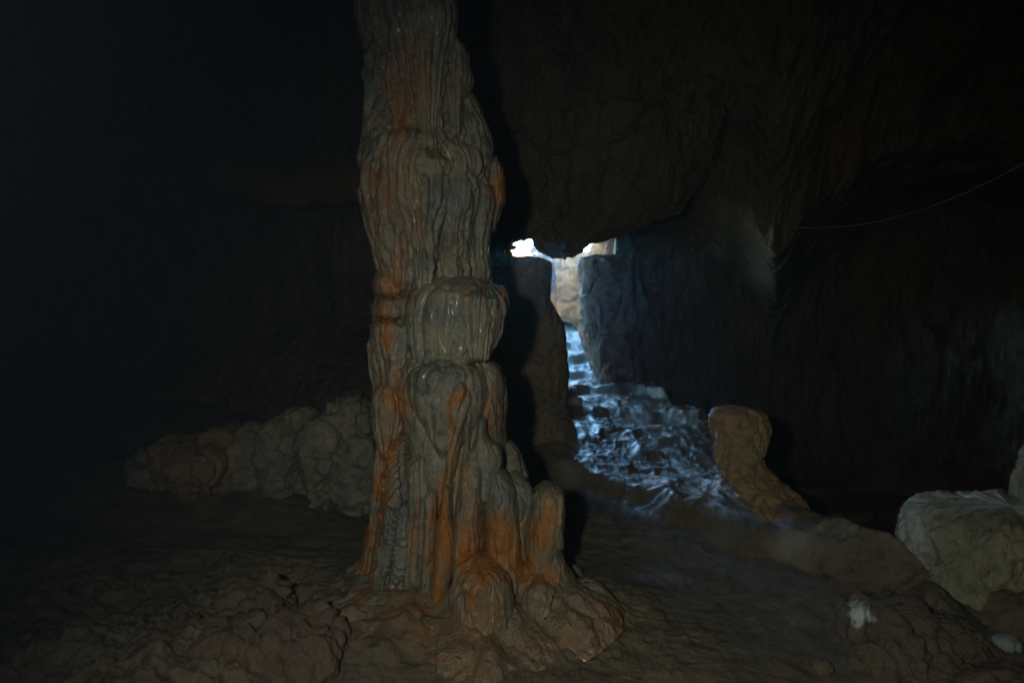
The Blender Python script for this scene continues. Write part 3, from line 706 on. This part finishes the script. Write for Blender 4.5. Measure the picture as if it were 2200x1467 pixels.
# ------------------------------------------------------------------ knobbed stalagmite and blocks on the right of the path
stg = tube("stalagmite", [(872, 1556, 1612, 4.75, .10), (886, 1530, 1638, 4.75, .16), (905, 1527, 1648, 4.75, .19), (935, 1536, 1650, 4.73, .20), (965, 1540, 1643, 4.70, .18), (990, 1538, 1641, 4.66, .18), (1010, 1548, 1655, 4.60, .18),
     (1040, 1572, 1690, 4.48, .19), (1070, 1596, 1722, 4.34, .20), (1100, 1622, 1738, 4.18, .20), (1135, 1650, 1748, 4.02, .17), (1180, 1680, 1765, 3.9, .16)],
     M_tan, res=.007, disp=d_rock(.030, 7, 141, .45, .007), cap=(.05, 0), ex=2.3, stain=lambda a, b, V: 0.25 + 0 * a)
tag(stg, "tan knob-headed stalagmite leaning beside the blue-lit path", "stalagmite")
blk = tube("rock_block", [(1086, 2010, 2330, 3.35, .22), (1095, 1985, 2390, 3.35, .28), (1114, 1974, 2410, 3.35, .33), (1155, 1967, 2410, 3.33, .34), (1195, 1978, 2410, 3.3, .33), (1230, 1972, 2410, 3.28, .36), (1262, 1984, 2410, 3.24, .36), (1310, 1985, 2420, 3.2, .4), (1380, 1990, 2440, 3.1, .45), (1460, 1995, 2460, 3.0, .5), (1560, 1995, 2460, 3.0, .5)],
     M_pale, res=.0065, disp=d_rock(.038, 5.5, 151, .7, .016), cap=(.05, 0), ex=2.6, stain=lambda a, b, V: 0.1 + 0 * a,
     skylight_tint=lambda a, b, V: np.clip(1.1 * np.maximum(1 - sm(a + 22 * fbm(a / 25, b / 25, 0, 3, 5), 1976, 2008), 1 - sm(b + 16 * fbm(a / 20, b / 20, 1, 3, 6), 1088, 1112)) * (0.55 + 0.6 * fbm(a / 9, b / 9, 2, 3, 7)), 0, 1) * (1 - sm(b, 1230, 1290)))  # skylight painted along the top and left edges
tag(blk, "pale mottled rock block rising at the right edge of the view", "rock block")
st2 = tube("stalagmite", [(880, 2245, 2300, 3.5, .08), (940, 2222, 2325, 3.5, .12), (1000, 2202, 2345, 3.5, .16), (1060, 2186, 2370, 3.5, .2), (1120, 2170, 2390, 3.5, .24)],
     M_pale, res=.007, disp=d_rock(.02, 8, 161), cap=(.1, 0), stain=lambda a, b, V: 0.05 + 0 * a)
tag(st2, "blue-grey stalagmite cut off by the right edge, standing on the mottled block", "stalagmite")
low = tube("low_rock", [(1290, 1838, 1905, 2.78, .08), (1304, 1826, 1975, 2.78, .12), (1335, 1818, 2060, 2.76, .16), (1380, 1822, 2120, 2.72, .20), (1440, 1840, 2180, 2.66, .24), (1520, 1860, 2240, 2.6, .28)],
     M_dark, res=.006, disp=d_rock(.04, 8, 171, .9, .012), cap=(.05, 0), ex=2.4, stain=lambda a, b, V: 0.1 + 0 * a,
     skylight_tint=lambda a, b, V: sm(np.exp(-(((a - 1848) / 30) ** 2 + ((b - 1316) / 34) ** 2)) + 0.6 * fbm(a / 12, b / 12, 0, 4, 9, .6), .42, .8))  # skylight painted on the upper left tip
tag(low, "low dark pitted rock lying between the path and the pale mottled block", "rock")

# ------------------------------------------------------------------ rock outcrop left of the column
oc = thing("rock_outcrop", (-1.9, 5.0, 0.2), "long lumpy rock outcrop at knee height left of the flowstone column", "rock outcrop")
OC = [(295, 400, 962, 1120, 4.75), (335, 440, 938, 1095, 4.65), (425, 520, 918, 1095, 4.75), (500, 585, 905, 1090, 4.8), (560, 650, 893, 1100, 4.7), (600, 700, 872, 1110, 4.85), (655, 735, 900, 1125, 4.6),
      (690, 798, 850, 1100, 4.75), (720, 815, 930, 1120, 4.65), (380, 480, 960, 1080, 4.55)]
for i, (l, r, t0, b0, y) in enumerate(OC):
    h = b0 - t0
    o = tube("rock_lobe", [(t0, l + 25, r - 25, y, .14), (t0 + h * .12, l + 8, r - 6, y, .18), (t0 + h * .35, l, r, y - .03, .2), (t0 + h * .65, l + 10, r - 8, y, .17), (t0 + h * .9, l + 22, r - 22, y + .06, .14), (t0 + h * 1.15, l + 26, r - 26, y + .08, .12)],
         M_outcrop, oc, res=.009, disp=d_rock(.055, 4.5, 200 + 7 * i, .5, .016, .6), cap=(.06, .1), ex=3.6, stain=lambda a, b, V, q=i: (0.40 if q in (1, 2, 9) else 0.10) + 0 * a)
o = tube("rock_shelf", [(1000, 320, 830, 5.15, .30), (1060, 290, 850, 5.1, .40), (1100, 310, 850, 5.05, .42), (1140, 330, 840, 5.0, .45), (1200, 320, 850, 5.0, .5)], M_ledge, oc, res=.012, disp=d_rock(.06, 4, 290, .6, .01), cap=(.1, 0), ex=2.4, stain=lambda a, b, V: .1 + 0 * a)

# ------------------------------------------------------------------ rubble mounds at the bottom left
def boulder(name, l, r, t0, b0, y, dr, seed, label, mat=M_dark, amp=.05):
    h = b0 - t0; w = r - l
    o = tube(name, [(t0, l + w * .25, r - w * .25, y, dr * .55), (t0 + h * .12, l + w * .1, r - w * .1, y, dr * .8), (t0 + h * .4, l, r, y, dr), (t0 + h * .8, l + w * .02, r - w * .02, y, dr), (t0 + h * 1.2, l, r, y, dr)],
         mat, res=.006, disp=d_rock(amp, 7, seed, 1.1, .012), cap=(.12, 0), ex=2.6, stain=lambda a, b, V: 0.2 + 0 * a)
    return tag(o, label, "boulder", "boulders at the bottom left")
boulder("boulder", 520, 735, 1318, 1500, 2.55, .26, 301, "dark pitted boulder nearest the column foot, bottom left")
boulder("boulder", 470, 620, 1258, 1420, 2.85, .20, 302, "rounded dark boulder behind the pitted one, bottom left")
boulder("boulder", 270, 480, 1370, 1540, 2.45, .25, 303, "yellowish boulder at the bottom edge, leftmost of the rubble")
boulder("boulder", 430, 560, 1340, 1500, 2.5, .2, 304, "narrow boulder wedged between the yellowish and the pitted one")

# ------------------------------------------------------------------ small stones, brick, sticks and cable
def stone(px, py, w, hgt, seed, label, mat, name="stone", cat="stone", group=None, Y=None):
    if Y is None:
        Y = float(hit(px, py + hgt / 2))
    k = w / F * Y
    o = tube(name, [(py - hgt / 2, px - w * .3, px + w * .3, Y, k * .25), (py - hgt * .2, px - w * .48, px + w * .45, Y, k * .4), (py + hgt * .2, px - w * .5, px + w * .5, Y, k * .42), (py + hgt * .6, px - w * .42, px + w * .42, Y, k * .36)],
         mat, res=max(.003, k / 50), disp=d_rock(k * .10, 10 / max(k, .05) * .15, seed, .5, k * .01), cap=(.2, .25), ex=2.4, stain=lambda a, b, V: 0.1 + 0 * a)
    return tag(o, label, cat, group)
stone(1767, 1432, 42, 24, 401, "flat angular wet stone lying alone on the path at the bottom", M_floor)
stone(2166, 1380, 50, 26, 402, "chalky blue-white stone near the lower right corner", M_chalk)

stone(1230, 838, 26, 16, 403, "small orange stone on the path behind the squared yellow block", M_sunrock)

# squared block, warm by its colour alone; no sun falls on it
import bmesh
bm = bmesh.new()
bmesh.ops.create_cube(bm, size=1)
bmesh.ops.bevel(bm, geom=bm.edges[:], offset=.06, segments=3, affect='EDGES')
bmesh.ops.subdivide_edges(bm, edges=bm.edges[:], cuts=5, use_grid_fill=True)
for v in bm.verts:
    n = fbm(np.array([v.co.x * 3]), np.array([v.co.y * 3]), np.array([v.co.z * 3]), 4, 5)[0]
    v.co *= 1 + .06 * n
    v.co = Vector((v.co.x * 33 / F * BRICK_Y, v.co.y * .16, v.co.z * 20 / F * BRICK_Y))
me = bpy.data.meshes.new("stone_block"); bm.to_mesh(me); bm.free()
me.materials.append(M_sunrock)
for p_ in me.polygons: p_.use_smooth = True
sb = bpy.data.objects.new("stone_block", me)
q = BRICK
sb.location = tuple(q); sb.rotation_euler = (-0.5, 0.03, math.radians(-8))
COL.objects.link(sb)
tag(sb, "squared yellow stone block at the left edge of the path", "stone block")

def wire(name, pts, rad, mat, label, cat, taper=1.0):
    pts = np.array(pts, float)
    n = len(pts); k = 8
    T = np.gradient(pts, axis=0); T /= np.linalg.norm(T, axis=1, keepdims=True)
    up = np.array([0, 0, 1.0]); A_ = np.cross(T, up); A_ /= np.maximum(np.linalg.norm(A_, axis=1, keepdims=True), 1e-6)
    B_ = np.cross(T, A_)
    th = np.linspace(0, 2 * math.pi, k, endpoint=False)
    rr = rad * np.linspace(1, taper, n)
    V = pts[:, None] + rr[:, None, None] * (A_[:, None] * np.cos(th)[None, :, None] + B_[:, None] * np.sin(th)[None, :, None])
    return tag(mesh_grid(name, V, mat, wrap=True), label, cat)
def plain(name, c, r):
    m = bpy.data.materials.new(name); m.use_nodes = True
    b = m.node_tree.nodes["Principled BSDF"]
    nn = m.node_tree.nodes.new("ShaderNodeTexNoise"); nn.inputs["Scale"].default_value = 60
    cr = m.node_tree.nodes.new("ShaderNodeMix"); cr.data_type = 'RGBA'
    cr.inputs[6].default_value = (*c, 1); cr.inputs[7].default_value = (*[v * .5 for v in c], 1)
    m.node_tree.links.new(nn.outputs[0], cr.inputs[0]); m.node_tree.links.new(cr.outputs[2], b.inputs["Base Color"])
    b.inputs["Roughness"].default_value = r
    return m
M_stick = plain("dark_wood", (.02, .014, .01), .7)
M_grit = plain("wet_grit", (.10, .09, .065), .16)
M_cable = plain("grey_cable", (.20, .20, .16), .5)
cab = [(1690, 488, 6.3), (1760, 489, 5.9), (1840, 484, 5.5), (1920, 468, 5.1), (2000, 444, 4.75), (2080, 412, 4.4), (2150, 378, 4.15), (2210, 345, 4.0), (2300, 290, 3.8), (2420, 200, 3.6)]
cab = np.array(cab); tt = np.linspace(0, 1, 80); ti = np.linspace(0, 1, len(cab))
cp_ = P(interp(ti, cab[:, 0], tt), interp(ti, cab[:, 1], tt), interp(ti, cab[:, 2], tt))
wire("cable", cp_, .0036, M_cable, "thin slack cable strung across the upper right of the cave", "cable")

# two thin dry twigs lying against the foot of the column
def twig(a, b_, ya, yb, label):
    ya = float(hit(*a)) - .05; yb = float(hit(*b_)) - .05
    t = np.linspace(0, 1, 24)
    p = P(a[0] + (b_[0] - a[0]) * t, a[1] + (b_[1] - a[1]) * t + 3 * np.sin(t * 3.0), ya + (yb - ya) * t)
    wire("twig", p, 0.0045, M_stick, label, "twig", .6)
twig((908, 1319), (952, 1326), 2.62, 2.60, "short dark twig lying left of the rounded toe of the column")
twig((1170, 1328), (1232, 1314), 2.72, 2.76, "thin dark twig lying on the column foot right of the rounded toe")

# ------------------------------------------------------------------ loose grit on the floor (uncountable)
def build_grit():
    n = 4200
    yy = 1.9 + 4.0 * rng.random(n) ** 1.3
    xx = (rng.random(n) * 2 - 1) * yy * 0.86
    r = 0.003 + 0.010 * rng.random(n) ** 5
    keep = fbm(xx * 1.6, yy * 1.6, 0, 3, 301) > -0.15
    xx, yy, r = xx[keep], yy[keep], r[keep]
    d = seg_dist(xx, yy, RIDGE)[0]
    keep = (xx < 2.3) | (yy < 3.4)
    xx, yy, r = xx[keep], yy[keep], r[keep]
    zz = floor_z(xx, yy)
    base = np.array([[1, 0, 0], [-1, 0, 0], [0, 1, 0], [0, -1, 0], [0, 0, 1], [0, 0, -1]], float)
    tri = np.array([[0, 2, 4], [2, 1, 4], [1, 3, 4], [3, 0, 4], [2, 0, 5], [1, 2, 5], [3, 1, 5], [0, 3, 5]])
    V = base[None] * r[:, None, None] * (0.6 + 0.8 * rng.random((len(r), 6, 1)))
    V = V * np.array([1, 1, .7]) + np.stack([xx, yy, zz + r * .25], -1)[:, None]
    Fc = tri[None] + 6 * np.arange(len(r))[:, None, None]
    me = bpy.data.meshes.new("grit")
    me.from_pydata(V.reshape(-1, 3).tolist(), [], Fc.reshape(-1, 3).tolist())
    me.materials.append(M_grit)
    o = bpy.data.objects.new("grit", me); COL.objects.link(o)
    return tag(o, "small stone grit scattered on the cave floor", "grit", kind="stuff")
build_grit()

# ------------------------------------------------------------------ damp air
hm = bpy.data.materials.new("haze"); hm.use_nodes = True
hn = hm.node_tree; hn.nodes.clear()
pv = hn.nodes.new("ShaderNodeVolumePrincipled")
pv.inputs["Color"].default_value = (0.45, 0.70, 1.0, 1)
pv.inputs["Density"].default_value = HAZE
pv.inputs["Anisotropy"].default_value = 0.85
ho = hn.nodes.new("ShaderNodeOutputMaterial")
hn.links.new(pv.outputs[0], ho.inputs["Volume"])
bm = bmesh.new(); bmesh.ops.create_cube(bm, size=1)
for v in bm.verts: v.co = Vector((v.co.x * 60, v.co.y * 60, v.co.z * 14 + 3.0))
me = bpy.data.meshes.new("haze"); bm.to_mesh(me); bm.free(); me.materials.append(hm)
hz = bpy.data.objects.new("haze", me); COL.objects.link(hz)
tag(hz, kind="stuff")
